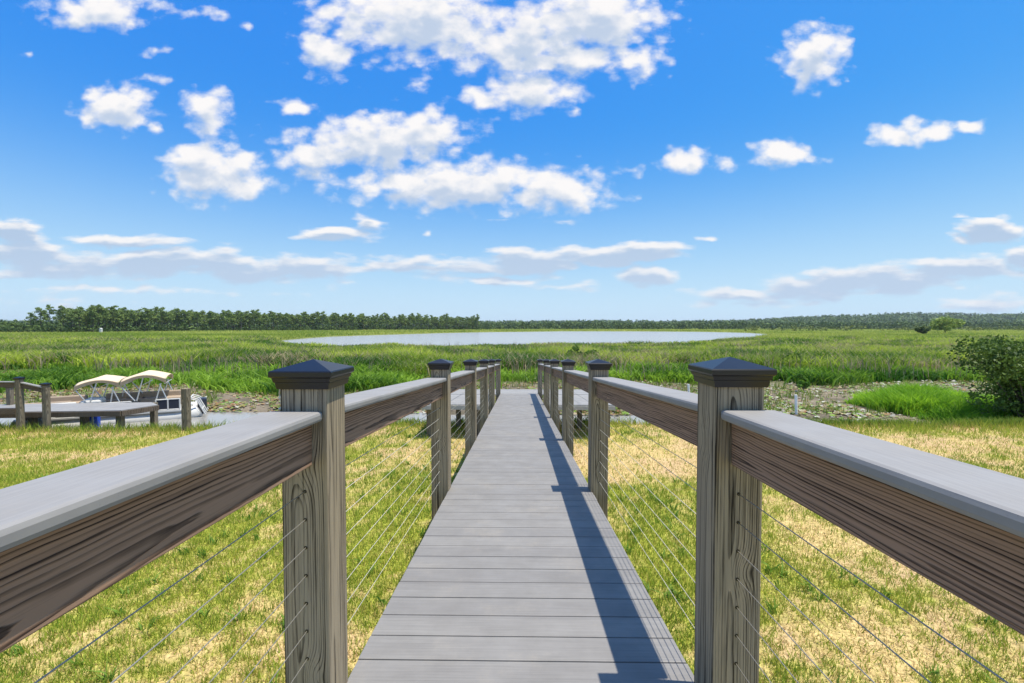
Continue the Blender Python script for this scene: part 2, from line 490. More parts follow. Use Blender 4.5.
def clumps(X, D, k, spread):
    X = np.repeat(X, k); D = np.repeat(D, k); s = np.repeat(spread, k)
    return X + RNG.normal(0, 1, len(X)) * s, D + RNG.normal(0, 1, len(X)) * s

# bright broad-leaved plants on the near edge of the marsh
X, D = scatter(22000, 21.5, 46)
bandn = fbm(X * .16, D * .3, 61)
keep = (D > 26.5 - 2.6 * sstep(-4, -9, X) + 8 * (bandn - .5)) & (D < 35 + 34 * (fbm(X * .09, D * .1, 62) - .47)) & (RNG.uniform(0, 1, len(D)) < .12 + 1.1 * sstep(.38, .6, fbm(X * .45, D * .35, 63)))
X, D = X[keep], D[keep]
ht = np.repeat(.2 + .8 * fbm(X * .35, D * .35, 64), 9); tone = np.repeat(fbm(X * .22, D * .35, 65), 9)
X, D = clumps(X, D, 9, np.full(len(X), .28)); n = len(X)
h = ht * RNG.uniform(.55, 1.15, n); r = RNG.uniform(0, 1, (n, 1))
C = lerp(np.array([.035, .12, .01]), np.array([.27, .45, .04]), np.clip(.6 * r + 2.4 * (tone[:, None] - .40), 0, 1))
P = np.stack([X, D, height(X, D) - .03], 1)
tag(blade_mesh('marsh_plants', P, h, RNG.uniform(.04, .12, n), C, RNG.uniform(.2, 1.3, n), M_REED), kind='stuff')

# tall reeds with tan heads
X, D = scatter(50000, 27, 112, 1.0, 1.3, 5)
keep = (lake_w(X, D) < .3) & (D > 32 + 20 * (fbm(X * .12, D * .12, 66) - .5)) & (RNG.uniform(0, 1, len(D)) < .3 + sstep(.3, .55, fbm(X * .13, D * .1, 67)))
X, D = X[keep], D[keep]
tone0 = fbm(X * .2, D * .22, 68); dry0 = fbm(X * .22, D * .2, 69)
k = 7
pxl = col_of(X, D); low = sstep(42, 62, D) * sstep(255, 285, pxl) * sstep(790, 760, pxl) * (.2 + .5 * fbm(X * .15, D * .15, 171))
ht = np.repeat((.55 + 1.05 * fbm(X * .2, D * .2, 70)) * (1 - low), k); tone = np.repeat(tone0, k); dry = np.repeat(dry0, k)
X, D = clumps(X, D, k, .22 + D * .004); n = len(X); print('reeds', n)
h = ht * RNG.uniform(.6, 1.15, n)
r = RNG.uniform(0, 1, (n, 1))
C = lerp(np.array([.06, .16, .012]), np.array([.44, .54, .06]), np.clip(.4 * r + 3.4 * (tone[:, None] - .44), 0, 1))
isd = (RNG.uniform(0, 1, n) < .05 + .42 * sstep(.52, .68, dry))[:, None]
C = np.where(isd, lerp(np.array([.50, .42, .25]), np.array([.26, .20, .12]), r), C)
P = np.stack([X, D, height(X, D) - .03], 1)
tip = np.where(RNG.uniform(0, 1, (n, 1)) < .10, np.array([.42, .36, .25]), C)
tag(blade_mesh('marsh_reeds', P, h, RNG.uniform(.03, .06, n) * (1 + D / 60), C, RNG.uniform(.2, 1.1, n), M_REED, True, tip), kind='stuff')

X, D = scatter(2600, 27, 62, 1., 1.25, 5)
keep = fbm(X * .15, D * .15, 181) > .50; X, D = X[keep], D[keep]
X, D = clumps(X, D, 3, np.full(len(X), .25)); n = len(X)
C = lerp(np.array([.42, .35, .22]), np.array([.22, .17, .11]), RNG.uniform(0, 1, (n, 1)))
P = np.stack([X, D, height(X, D) - .03], 1)
tag(blade_mesh('dead_stalks', P, RNG.uniform(.7, 1.5, n), RNG.uniform(.025, .05, n), C, RNG.uniform(.05, .4, n), M_REED), kind='stuff')
# coarse weeds in the lawn
X = RNG.uniform(-9, 9, 900); D = RNG.uniform(3, 12, 900); keep = greenness(X, D) > .45; X, D = X[keep], D[keep]
X, D = clumps(X, D, 9, np.full(len(X), .022)); n = len(X)
C = lerp(np.array([.09, .20, .02]), np.array([.22, .34, .05]), RNG.uniform(0, 1, (n, 1)))
P = np.stack([X, D, height(X, D)], 1)
tag(blade_mesh('lawn_weeds', P, RNG.uniform(.05, .13, n), RNG.uniform(.010, .022, n), C, RNG.uniform(.4, 1.6, n), M_LAWN), kind='stuff')

# far marsh out to the woods
X, D = scatter(70000, 105, 900, 1.0, 1.3, 5)
keep = (lake_w(X, D) < .2) & (RNG.uniform(0, 1, len(D)) < .35 + sstep(.35, .6, fbm(X * .05, D * .03, 71)))
X, D = X[keep], D[keep]
k = 3; tone = np.repeat(fbm(X * .03, D * .04, 72), k); ht = np.repeat(.7 + .9 * fbm(X * .04, D * .04, 73), k)
X, D = clumps(X, D, k, .5 + D * .004); n = len(X)
keep = lake_w(X, D) < .3; X, D, tone, ht = X[keep], D[keep], tone[keep], ht[keep]; n = len(X)
h = ht * RNG.uniform(.6, 1.1, n); r = RNG.uniform(0, 1, (n, 1))
C = lerp(np.array([.17, .26, .03]), np.array([.42, .46, .10]), np.clip(.45 * r + 2.2 * (tone[:, None] - .38), 0, 1))
P = np.stack([X, D, height(X, D) - .05], 1)
tag(blade_mesh('far_marsh_grass', P, h, RNG.uniform(.12, .25, n) * (D / 110) ** .8, C, RNG.uniform(.4, 1.4, n), M_REED, False), kind='stuff')

# bright reed bed on the right bank
cx, cy, _ = lawn_pt(930, 18.2, py=400)
th = RNG.uniform(0, 2 * np.pi, 8000); rr = RNG.uniform(0, 1, 8000) ** .55
X = cx + rr * np.cos(th) * 3.3 + .5; D = cy + rr * np.sin(th) * 3.2 + .35 * (X - cx)
keep = (D > crest(X) + .9) & (RNG.uniform(0, 1, len(D)) < .1 + 1.2 * sstep(.36, .56, fbm(X * .9, D * .9, 175))) & (rr < .55 + .7 * fbm(X * .5, D * .5, 176)); X, D, rr = X[keep], D[keep], rr[keep]
k = 7; ht = np.repeat((.25 + .6 * (1 - rr ** 2)) * (.35 + 1.3 * fbm(X * 1.1, D * 1.1, 75)), k)
X, D = clumps(X, D, k, np.full(len(X), .14)); n = len(X); r = RNG.uniform(0, 1, (n, 1))
C = lerp(np.array([.08, .24, .012]), np.array([.36, .60, .04]), np.clip(.7 * r + 1.2 * (fbm(X * .8, D * .8, 76)[:, None] - .4), 0, 1))
P = np.stack([X, D, height(X, D) - .03], 1)
tag(blade_mesh('bright_reed_bed', P, ht * RNG.uniform(.5, 1.1, n), RNG.uniform(.02, .045, n), C, RNG.uniform(.2, .9, n), M_REED), kind='stuff')

# rough grass along the bank and tufts on the mud
X = RNG.uniform(-21, 21, 13000); D = crest(X) + RNG.uniform(.3, 1.8, 13000)
keep = (RNG.uniform(0, 1, len(X)) < .2 + sstep(.4, .65, fbm(X * .5, D * .5, 77))) & (height(X, D) > -.62)
X, D = X[keep], D[keep]
X2, D2 = scatter(6500, 17, 28, 1., 1.2, 4)
keep = (fbm(X2 * .6, D2 * .6, 78) > .46) & (height(X2, D2) > -.58); X = np.r_[X, X2[keep]]; D = np.r_[D, D2[keep]]
keep = ~((np.abs(X) < .9) & (D < 12.4)); X, D = X[keep], D[keep]
X, D = clumps(X, D, 6, np.full(len(X), .07)); n = len(X); r = RNG.uniform(0, 1, (n, 1))
C = lerp(np.array([.10, .20, .02]), np.array([.24, .30, .05]), r)
P = np.stack([X, D, height(X, D) - .02], 1)
tag(blade_mesh('bank_grass', P, RNG.uniform(.12, .38, n), RNG.uniform(.012, .025, n), C, RNG.uniform(.1, .8, n), M_REED), kind='stuff')

# lily pads stranded on the mud
X, D = scatter(52000, 16.2, 31, 1., 1.25, 4)
zz = height(X, D)
wn = fbm(X * .55, D * .55, 80)
keep = (D > crest(X) + 1.6) & (zz > -.66) & (RNG.uniform(0, 1, len(X)) < .12 + 1.1 * sstep(.40, .6, wn))  & (RNG.uniform(0, 1, len(X)) < np.where(D < 26, 1, .4))
X, D, zz = X[keep], D[keep], zz[keep]; n = len(X); print('pads', n)
nv = 7; rad = RNG.uniform(.035, .10, n); a0 = RNG.uniform(0, 6.28, n)
nrm_t = RNG.uniform(0, 1, n) ** 1.6 * .9; nrm_a = RNG.uniform(0, 6.28, n)
Vp = np.zeros((n, nv, 3))
for kk in range(nv):
    an = a0 + 2 * np.pi * (kk + .0) / nv * .96
    lx = np.cos(an) * rad; ly = np.sin(an) * rad * .9
    dz = (lx * np.cos(nrm_a) + ly * np.sin(nrm_a)) * np.tan(np.minimum(nrm_t, 1.1))
    Vp[:, kk, 0] = X + lx; Vp[:, kk, 1] = D + ly; Vp[:, kk, 2] = np.maximum(zz, -.55) + .03 + np.abs(dz) * .6 + dz * .35 + .04 * (kk % 2) * rad / .15
rt = RNG.uniform(0, 1, n); right = sstep(4, 9, X)
pal = np.array([[.24, .13, .06], [.21, .19, .06], [.17, .27, .05], [.30, .25, .15], [.36, .36, .30]])
pl = np.array([.24, .22, .32, .18, .04]); pr = np.array([.10, .16, .30, .2, .24])
cum_l = np.cumsum(pl); cum_r = np.cumsum(pr)
idx = np.where(right > RNG.uniform(0, 1, n), np.searchsorted(cum_r, rt * .999), np.searchsorted(cum_l, rt * .999))
C = pal[np.minimum(idx, 4)] * RNG.uniform(.7, 1.25, (n, 1))
tag(np_mesh('lily_pads', Vp.reshape(-1, 3), np.arange(n * nv).reshape(n, nv), M_PAD, np.repeat(C, nv, 0)), kind='stuff')

# ------------------------------------------------------------------ shrubs and trees
def leaf_cards(P, size, col, flat=0.):
    """small pointed leaves, four corners each"""
    n = len(P)
    u = RNG.normal(0, 1, (n, 3)); u /= np.linalg.norm(u, axis=1)[:, None]
    w = RNG.normal(0, 1, (n, 3)); w -= u * (u * w).sum(1)[:, None]; w /= np.linalg.norm(w, axis=1)[:, None]
    L = size[:, None]
    V = np.stack([P - u * L * .5, P + w * L * .28, P + u * L * .5, P - w * L * .28], 1).reshape(-1, 3)
    return V, np.arange(4 * n).reshape(n, 4), np.repeat(col, 4, 0)

def crown_points(lobes, n, fill=.45):
    out = []
    vol = np.array([l[3] ** 2 for l in lobes]); vol = vol / vol.sum()
    for (x, y, z, r, sz), f in zip(lobes, vol):
        k = max(4, int(n * f)); d = RNG.normal(0, 1, (k, 3)); d /= np.linalg.norm(d, axis=1)[:, None]
        rr = r * (fill + (1 - fill) * RNG.uniform(0, 1, k) ** .6) * (.8 + .4 * vnoise(d[:, 0] * 2.2 + x * 3, d[:, 2] * 2.2 + y * 3 + z, 91))
        q = d * rr[:, None]; q[:, 2] *= sz
        out.append(q + np.array([x, y, z]))
    return np.concatenate(out)

def make_bush(name, loc, hgt, rad, nleaf, leaf, c0, c1, label, cat='bush', group=None, nlobe=12, stems=6, spread=1.):
    root = empty(name, loc); tag(root, label, cat, group)
    lobes = []
    for i in range(nlobe):
        a = random.uniform(0, 6.28); q = random.uniform(.1, .75) * rad * spread
        zc = hgt * random.uniform(.25, .82)
        lobes.append((math.cos(a) * q, math.sin(a) * q, zc, random.uniform(.22, .42) * min(rad, hgt * .7), random.uniform(.8, 1.2)))
    P = crown_points(lobes, nleaf); P = P[P[:, 2] > .02]
    n = len(P); lum = fbm(P[:, 0] * 2.3 / rad * 1.2, P[:, 2] * 2.6 / rad + P[:, 1], 93)[:, None]
    C = lerp(np.array(c0), np.array(c1), np.clip(RNG.uniform(0, 1, (n, 1)) * .6 + 1.5 * (lum - .4), 0, 1))
    V, Fc, CC = leaf_cards(P, RNG.uniform(.6, 1.3, n) * leaf, C)
    np_mesh('foliage', V, Fc, M_LEAF, CC, root)
    mb = MB()
    for i in range(stems):
        lb = lobes[i % nlobe]
        mb.tube([(random.uniform(-.1, .1) * rad, random.uniform(-.1, .1) * rad, -.1), (lb[0] * .4, lb[1] * .4, lb[2] * .5), (lb[0], lb[1], lb[2])], .02 * max(1, hgt / 2), 5, .006 * max(1, hgt / 2))
    mb.build('stem', M_BARK, root)
    return root

def on_ground(px, D):
    x = RT(px) * D
    return (x, D, float(height(np.array([x]), np.array([float(D)]))[0]))

bx, by, bz = on_ground(1019, 15.2)
make_bush('large_bush', (bx + .35, by, bz), 3.25, 1.8, 15000, .12, (.03, .07, .014), (.16, .25, .04), 'large dark small-leaved bush at the right edge, beside the bright reeds', nlobe=34, stems=14, spread=1.3)
make_bush('willow_bush', on_ground(583, 37.5), 1.5, 1.6, 2600, .15, (.04, .10, .015), (.13, .24, .03), 'dark green rounded bush in the marsh just right of the far end of the boardwalk', nlobe=12)
make_bush('marsh_bush', on_ground(792, 33), 1.25, 1.35, 3000, .16, (.03, .08, .015), (.08, .17, .03), 'dark green wide bush in the marsh above the near right post', nlobe=10)
make_bush('small_shrub', on_ground(803, 23.2), 1.0, .4, 1500, .09, (.06, .16, .02), (.18, .34, .05), 'small upright green shrub alone on the mud behind the white stake', 'shrub', nlobe=8, stems=3)
make_bush('marsh_bush', on_ground(922, 190), 3.2, 3.4, 1200, .7, (.035, .07, .02), (.08, .13, .03), 'low dark bush beside the lone pale tree far off on the right', nlobe=7)

def make_tree(name, loc, hgt, rad, nleaf, leaf, c0, c1, label, group=None):
    root = empty(name, loc); tag(root, label, 'tree', group)
    lobes = []
    for i in range(16):
        a = random.uniform(0, 6.28); zc = hgt * random.uniform(.35, .86); q = random.uniform(.1, .75) * rad * (1.2 - abs(zc / hgt - .5))
        lobes.append((math.cos(a) * q, math.sin(a) * q, zc, random.uniform(.25, .42) * rad, random.uniform(.7, 1.)))
    P = crown_points(lobes, nleaf); n = len(P)
    C = lerp(np.array(c0), np.array(c1), RNG.uniform(0, 1, (n, 1)))
    V, Fc, CC = leaf_cards(P, RNG.uniform(.6, 1.3, n) * leaf, C)
    np_mesh('crown', V, Fc, M_LEAF, CC, root)
    mb = MB(); mb.tube([(0, 0, -.3), (.1, 0, hgt * .35), (-.1, .1, hgt * .75)], hgt * .03, 7, hgt * .008)
    for lb in lobes[:7]: mb.tube([(0, 0, lb[2] * .55), (lb[0], lb[1], lb[2])], hgt * .012, 5, .03)
    mb.build('trunk', M_BARK, root); return root
make_tree('broadleaf_tree', on_ground(945, 200), 7.0, 6.2, 3000, .9, (.17, .27, .05), (.36, .44, .11), 'lone pale green tree standing in the marsh in front of the far right wood')

# pines
def pine_proto(h, seed):
    random.seed(seed)
    P = []; C = []
    mb = MB()
    lean = random.uniform(-.6, .6)
    mb.tube([(0, 0, -.5), (lean * .3, 0, h * .45), (lean, .2, h * .97)], .26, 7, .07)
    cb = h * random.uniform(.34, .52)
    nb = random.randint(19, 26)
    for i in range(nb):
        f = (i + random.random()) / nb
        z = cb + (h - cb) * f; a = random.uniform(0, 6.28)
        L = (2.9 * (1 - f) ** .6 + .7) * random.uniform(.55, 1.15) * (1 if f > .12 else .7)
        sx = lean * z / h
        e = (sx + math.cos(a) * L, math.sin(a) * L, z + L * .25)
        mb.tube([(sx, 0, z), e], .06, 4, .02)
        for tt in (.45, .8, 1.02):
            cpt = (sx + math.cos(a) * L * tt, math.sin(a) * L * tt, z + L * .25 * tt + .15)
            k = random.randint(10, 16)
            P.append(np.array(cpt) + RNG.normal(0, 1, (k, 3)) * np.array([.5, .5, .33]) * (.7 + .25 * L / 2)); 
            C.append(np.full((k, 1), random.random()))
    P = np.concatenate(P); q = np.concatenate(C); n = len(P)
    C = lerp(np.array([.09, .16, .04]), np.array([.26, .34, .09]), np.clip(q * .6 + .4 * RNG.uniform(0, 1, (n, 1)), 0, 1))
    V, Fc, CC = leaf_cards(P, RNG.uniform(.55, 1.1, n), C)
    crown_me = np_mesh('crown', V, Fc, M_FAR, CC)
    trunk = mb.build('trunk', M_PINEBARK)
    return trunk, crown_me

protos = []
for i in range(7):
    tr, cr = pine_proto(random.uniform(15.5, 17.5), 100 + i)
    root = empty('pine_tree'); tr.parent = root; cr.parent = root; protos.append(root)
random.seed(5)
PA = (26, 232.); PB = (482, 500.)
def pine_line(s):
    px = PA[0] + (PB[0] - PA[0]) * s; D = PA[1] + (PB[1] - PA[1]) * s ** 1.25
    return px, D
spots = []
LABELS = {0: 'leftmost pine of the far wood, leaning out over the low scrub', 1: 'second pine from the left end of the far wood, open crown',
          2: 'third pine from the left end of the far wood, dense crown', 3: 'fourth pine from the left end of the far wood, broad topped beside sky'}
for i, (px, dz) in enumerate(((31, 0), (41, 0), (50, 3), (64, 1))): spots.append((px, pine_line((px - 26) / 456)[1] + dz, (10.5, 13.6, 14.0, 13.6)[i], i))
for rank in range(3):
    nn = 100
    for i in range(nn):
        s = (i + random.uniform(-.35, .35)) / nn
        if s < .10 - .012 * rank: continue
        px, D = pine_line(min(max(s, 0), 1))
        spots.append((px, D + rank * 9 + random.uniform(-3, 3), 13.2 * random.uniform(.80, 1.10) * (1 + .12 * s), None))
for i, (px, D, hh, li) in enumerate(spots):
    src = protos[i % 7]
    o = src if i < 7 else copy_tree(src)
    o.location = on_ground(px, D)
    sc = hh / 16.5; o.scale = (sc * random.uniform(1.05, 1.35),) * 2 + (sc,)
    o.rotation_euler.z = random.uniform(0, 6.28)
    tag(o, LABELS.get(li, 'slender pine in the close row of pines of the far wood'), 'tree', None if li is not None else 'pines of the far wood')

def canopy(name, trees, k, c0, c1, rsz):
    """trees: x, y, z, height, radius arrays -> one mass of leaf clumps"""
    X, Y, Z, Hh, Rr = [np.repeat(q, k) for q in trees]
    n = len(X); d = RNG.normal(0, 1, (n, 3)); d /= np.linalg.norm(d, axis=1)[:, None]
    rr = RNG.uniform(.35, 1, n) ** .6
    P = np.stack([X + d[:, 0] * rr * Rr, Y + d[:, 1] * rr * Rr, Z + Hh * .52 + d[:, 2] * rr * Hh * .5], 1)
    tone = np.repeat(RNG.uniform(0, 1, len(trees[0])), k)[:, None]
    C = lerp(np.array(c0), np.array(c1), np.clip(.75 * tone + .35 * RNG.uniform(0, 1, (n, 1)) - .05, 0, 1))
    V, Fc, CC = leaf_cards(P, np.repeat(trees[4], k) * RNG.uniform(.6, 1.2, n) * rsz, C)
    tag(np_mesh(name, V, Fc, M_FAR, CC), kind='stuff')

# scrub at the foot of the pines
s = RNG.uniform(-.06, 1.02, 1300); px = PA[0] + (PB[0] - PA[0]) * s; D = PA[1] + (PB[1] - PA[1]) * np.maximum(s, 0) ** 1.25 + RNG.uniform(-8, 26, 1300)
X = RT(px) * D
canopy('pine_wood_scrub', (X, D, height(X, D), RNG.uniform(2.4, 7.0, 1300), RNG.uniform(1.6, 3.2, 1300)), 26, (.03, .065, .02), (.11, .17, .04), .62)
px = RNG.uniform(-260, 34, 500); D = RNG.uniform(250, 330, 500); X = RT(px) * D
canopy('low_left_scrub', (X, D, height(X, D), RNG.uniform(2., 5.2, 500), RNG.uniform(1.8, 3.5, 500)), 22, (.03, .06, .02), (.085, .13, .035), .62)
# wood along the far shore
n = 2600; px = RNG.uniform(440, 1400, n); D = RNG.uniform(560, 700, n); X = RT(px) * D
canopy('far_shore_wood', (X, D, height(X, D), RNG.uniform(5.5, 10.5, n) * (.82 + .35 * fbm(X * .02, D * .01, 95)), RNG.uniform(3, 6, n)), 16, (.03, .065, .022), (.12, .18, .045), .75)
# yellow-green shrubs in front of it
n = 420; px = RNG.uniform(740, 1350, n); D = RNG.uniform(300, 520, n); X = RT(px) * D
keep = fbm(X * .02, D * .02, 96) > .47; X, D = X[keep], D[keep]; n = len(X)
canopy('marsh_edge_shrubs', (X, D, height(X, D), RNG.uniform(1.8, 4.6, n), RNG.uniform(2, 5, n)), 20, (.09, .13, .03), (.19, .22, .06), .5)
# wooded hills
n = 6500; px = RNG.uniform(-260, 1500, n); D = RNG.uniform(900, 1750, n); X = RT(px) * D
canopy('hill_wood', (X, D, height(X, D), RNG.uniform(9, 16, n), RNG.uniform(6, 11, n)), 16, (.045, .09, .03), (.14, .21, .05), .72)

# ------------------------------------------------------------------ boardwalk
KS = .875
walk = empty('boardwalk', (0, 0, CZ + KS * (deck_z(0) - CZ))); walk.scale = (KS,) * 3
tag(walk, 'grey boardwalk ramp with wooden posts, cable railings and black post caps running to the marsh', 'boardwalk')
SA = -math.atan(SLOPE); CA = math.cos(SA)
ramp_rot = (SA, 0, 0)
PITCH = .15; Y0 = 1.672 - PITCH * 22
mb = MB()
ya = Y0
while ya < 14.75:
    wd = PITCH - (.012 if abs(ya - 6.6) < .08 else .006)
    mb.box((random.uniform(-.0015, .0015), (ya + PITCH / 2) / CA, -.0125 + random.uniform(-.0006, .0006)), (1.236, wd / CA, .025), .0025)
    ya += PITCH
YEND = ya
mb.build('deck', M_DECK, walk, (.01, 0, 0), ramp_rot)
for sx in (-.57, 0, .57):
    MB().box((sx, (Y0 + YEND) / 2 / CA, -.026 - .092), (.04, (YEND - Y0) / CA, .184), .002).build('stringer', M_FRAME, walk, (0, 0, 0), ramp_rot)

POSTS = [-1.02 + .07 + 2.435 * i for i in range(7)] + [14.72]   # post centres
POSTS = [1.485 + 2.435 * (i - 1) for i in range(6)] + [14.72]
cap_prof = [(.0725, 1.050), (.0815, 1.050), (.0845, 1.068), (.0845, 1.0705), (.0885, 1.0725), (.0905, 1.082), (.0905, 1.0845), (.0965, 1.089), (.098, 1.0915), (.098, 1.104), (.0955, 1.1075), (.0, 1.139)]
cap_me = MB().loft(cap_prof).mesh('post_cap'); cap_me.materials.append(M_BLACK)
hole_me = MB().tube([(0, .0025, 0), (0, -.0005, 0)], .0058, 8).mesh('cable_hole'); hole_me.materials.append(M_BLACK)
for sx in (-1, 1):
    for yc in POSTS:
        x = sx * .68 + .004; up = (.006 if sx > 0 else -.003) if yc < 2 else 0
        gz = float(height(np.array([x]), np.array([yc]) * KS)[0])
        zb = CZ + (gz - .3 - CZ) / KS - deck_z(yc)
        # local origin half-way up the railing so the grain stays near it
        zo = .5
        p = MB().box((0, 0, (zb + 1.07) / 2 - zo), (.148, .148, 1.07 - zb), .004).build('post', M_POST, walk, (x, yc, deck_z(yc) - deck_z(0) + zo))
        link('post_cap', cap_me, None, p, (0, 0, -zo + up))
        if yc < 5:
            for k in range(8): link('cable_hole', hole_me, None, p, (0, -.0745, .717 - .09 * k - zo + .07 * SLOPE))
# rails, one beam and one cap board per bay
S0 = .028                      # the bay at the head of the ramp falls less
def bay_meshes(sl, L):
    ca = math.cos(math.atan(sl))
    bm_ = MB().box((0, 0, 0), (.038, L / ca, .138), .003).mesh('rail_beam'); bm_.materials.append(M_BEAM)
    cm_ = MB().box((0, 0, 0), (.172, L / ca, .032), .010).mesh('rail_cap'); cm_.materials.append(M_CAP)
    return bm_, cm_
L = 2.435 - .150
far_b, far_c = bay_meshes(SLOPE, L); end_b, end_c = bay_meshes(SLOPE, POSTS[6] - POSTS[5] - .150); near_b, near_c = bay_meshes(S0, L)
for sx in (-1, 1):
    for i in range(6):
        ym = (POSTS[i] + POSTS[i + 1]) / 2
        if i == 0:
            dz = deck_z(POSTS[1]) + S0 * (POSTS[1] - ym) - deck_z(0); rr = (-math.atan(S0), 0, 0); bme, cme = near_b, near_c
        else:
            dz = deck_z(ym) - deck_z(0); rr = ramp_rot; bme, cme = (far_b, far_c) if i < 5 else (end_b, end_c)
        dz += (.004 if sx > 0 else -.004)
        link('rail_beam', bme, None, walk, (sx * .673 + .004, ym, dz + .878), rr)
        link('rail_cap', cme, None, walk, (sx * .703 + .004, ym, dz + .964), rr)
    for k in range(8):
        zc = .717 - .09 * k
        yA, yB = POSTS[1] - .06, POSTS[-1]
        MB().tube([(0, yA / CA, zc), (0, yB / CA, zc)], .0014, 6).build('cable', M_STEEL, walk, (sx * .68 + .004, 0, 0), ramp_rot, True)
        zn = deck_z(yA) - deck_z(0) + zc
        MB().tube([(0, POSTS[0], zn + S0 * (yA - POSTS[0])), (0, yA, zn)], .0014, 6).build('cable', M_STEEL, walk, (sx * .68 + .004, 0, 0), None, True)

# cord hanging on the outside of the near left post
mb = MB(); mb.tube([(0, 0, .105), (-.006, .004, .07), (.003, 0, .03), (-.004, .003, 0)], .0022, 6)
for z in (.088, .058, .028): mb.tube([(-.002, -.004, z), (.007, -.004, z + .006)], .0045, 6)
o = mb.build('hanging_cord', M_CORD, None, (-.755 * KS, 1.425 * KS, CZ + KS * (deck_z(1.425) + .945 - CZ))); tag(o, 'short cream cord with small hooks hanging outside the near left post', 'cord')

# ------------------------------------------------------------------ platform at the end of the boardwalk
DZ = deck_z(YEND) - .03
dock = empty('dock_platform', (0, 0, CZ - KS * CZ)); dock.scale = (KS,) * 3
tag(dock, 'low grey timber platform standing at the marsh edge at the far end of the boardwalk', 'dock')
off = (0, 0, 0)
mb = MB()
def planks(x0, x1, y0, y1, z):
    y = y0
    while y < y1 - .02:
        mb.box(((x0 + x1) / 2, y + .075, z - .0125), (x1 - x0, .144, .025), .002); y += .15
planks(-2.75, 2.7, YEND + .03, 16.0, DZ); planks(-2.75, -.82, 12.9, YEND - .02, DZ); planks(.82, 2.7, 12.9, YEND - .02, DZ)
mb.build('deck', M_DOCKDECK, dock, off)
for (a, bb, yy) in ((-2.75, -.82, 12.88), (.82, 2.7, 12.88), (-2.75, 2.7, 16.06)):
    MB().box(((a + bb) / 2, yy, DZ - .085), (bb - a, .035, .115), .003).build('fascia', M_FASCIA, dock, off)
for xx in (-2.77, 2.72):
    MB().box((xx, 14.45, DZ - .10), (.035, 3.1, .15), .003).build('fascia', M_FASCIA, dock, off)
for (xx, yy) in ((-2.6, 13.1), (-1.2, 13.1), (1.1, 13.1), (2.55, 13.1), (-2.6, 15.3), (2.55, 15.3), (0, 15.3), (1.9, 14.2), (-1.9, 14.2)):
    MB().box((0, 0, 0), (.14, .14, 2.0), .004).build('piling', M_DOCKWOOD, dock, (xx, yy, DZ - .03 - 1.0))

# ------------------------------------------------------------------ neighbour's dock
def gp(px, py, z):
    D = (CZ - z) * F / (py - HZ); return (RT(px) * D, D)
NZ = .3
nd = empty('wooden_dock', (-14., 14.2, -.55)); tag(nd, "neighbouring grey dock with brown edge boards and a post railing, left of the boardwalk", 'dock')
no = (14., -14.2, .55)
poly = [gp(-60, 415, NZ), gp(119, 411.8, NZ), gp(156, 406, NZ), gp(150, 403.5, NZ), gp(-60, 407, NZ)]
MB().prism(poly, NZ - .03, NZ).build('deck', M_DOCKDECK, nd, no)
mb = MB()
for a, b_ in zip(poly, poly[1:]):
    A = Vector((*a, 0)); B = Vector((*b_, 0)); d = B - A; nrm = Vector((d.y, -d.x, 0)).normalized() * .022
    mid = (A + B) / 2 + nrm
    mb.box((mid.x, mid.y, NZ - .10), (d.length, .04, .15), .003, Matrix.Rotation(math.atan2(d.y, d.x), 3, 'Z'))
mb.build('fascia', M_FRAME, nd, no)
for px, D in ((82, 13.9), (152, 15.0), (118, 13.75), (30, 14.0), (60, 15.0), (-30, 13.8)):
    x = RT(px) * D
    MB().box((0, 0, 0), (.16, .16, 1.5), .005).build('piling', M_DOCKWOOD, nd, (x + 14, D - 14.2, NZ - .035 - .75 + .55))
def rail_post(px, D, ytop, zb):
    x = RT(px) * D; zt = CZ - (ytop - HZ) / F * D
    p = MB().box((0, 0, (zb - zt) / 2), (.13, .13, zt - zb), .004).build('post', M_DOCKWOOD, nd, (x + 14, D - 14.2, zt + .55))
    c = MB().loft([(.075, -.03), (.09, .0), (.09, .025), (0, .055)]).build('post_cap', M_BLACK, p); return (x, D, zt)
pA = rail_post(17.5, 12.75, 379.5, -.3); pB = rail_post(44, 12.95, 385.5, -.3)
pC = rail_post(-45, 12.6, 379.5, -.3); pD = rail_post(8, 14.3, 388, .1)
def bar(a, b_, dz, w, h, name, m):
    A = Vector(a); B = Vector(b_); d = B - A
    rot = Matrix.Rotation(math.atan2(d.y, d.x), 3, 'Z') @ Matrix.Rotation(-math.atan2(d.z, d.xy.length), 3, 'Y')
    c = (A + B) / 2 + Vector((14., -14.2, .55 + dz)); MB().box(c, (d.length - .12, w, h), .003, rot).build(name, m, nd)
bar(pC, pA, -.10, .13, .03, 'top_rail', M_DOCKDECK); bar(pA, pB, -.10, .13, .03, 'top_rail', M_DOCKDECK)
bar(pC, pA, -.19, .04, .13, 'rail_beam', M_FRAME); bar(pA, pB, -.19, .04, .13, 'rail_beam', M_FRAME)
bar(pC, (pA[0], pA[1], pC[2]), -.95, .16, .16, 'walkway_edge', M_FRAME)

x, y, _ = on_ground(184.5, 12.75)
o = empty('mooring_post', (x, y, -.3)); tag(o, 'weathered square post standing alone in the grass in front of the boat', 'post')
MB().box((0, 0, .675), (.17, .17, 1.35), .012).build('shaft', M_DOCKWOOD, o)
MB().box((0, 0, 1.353), (.15, .15, .004), 0).build('cut_top', M_POST, o)

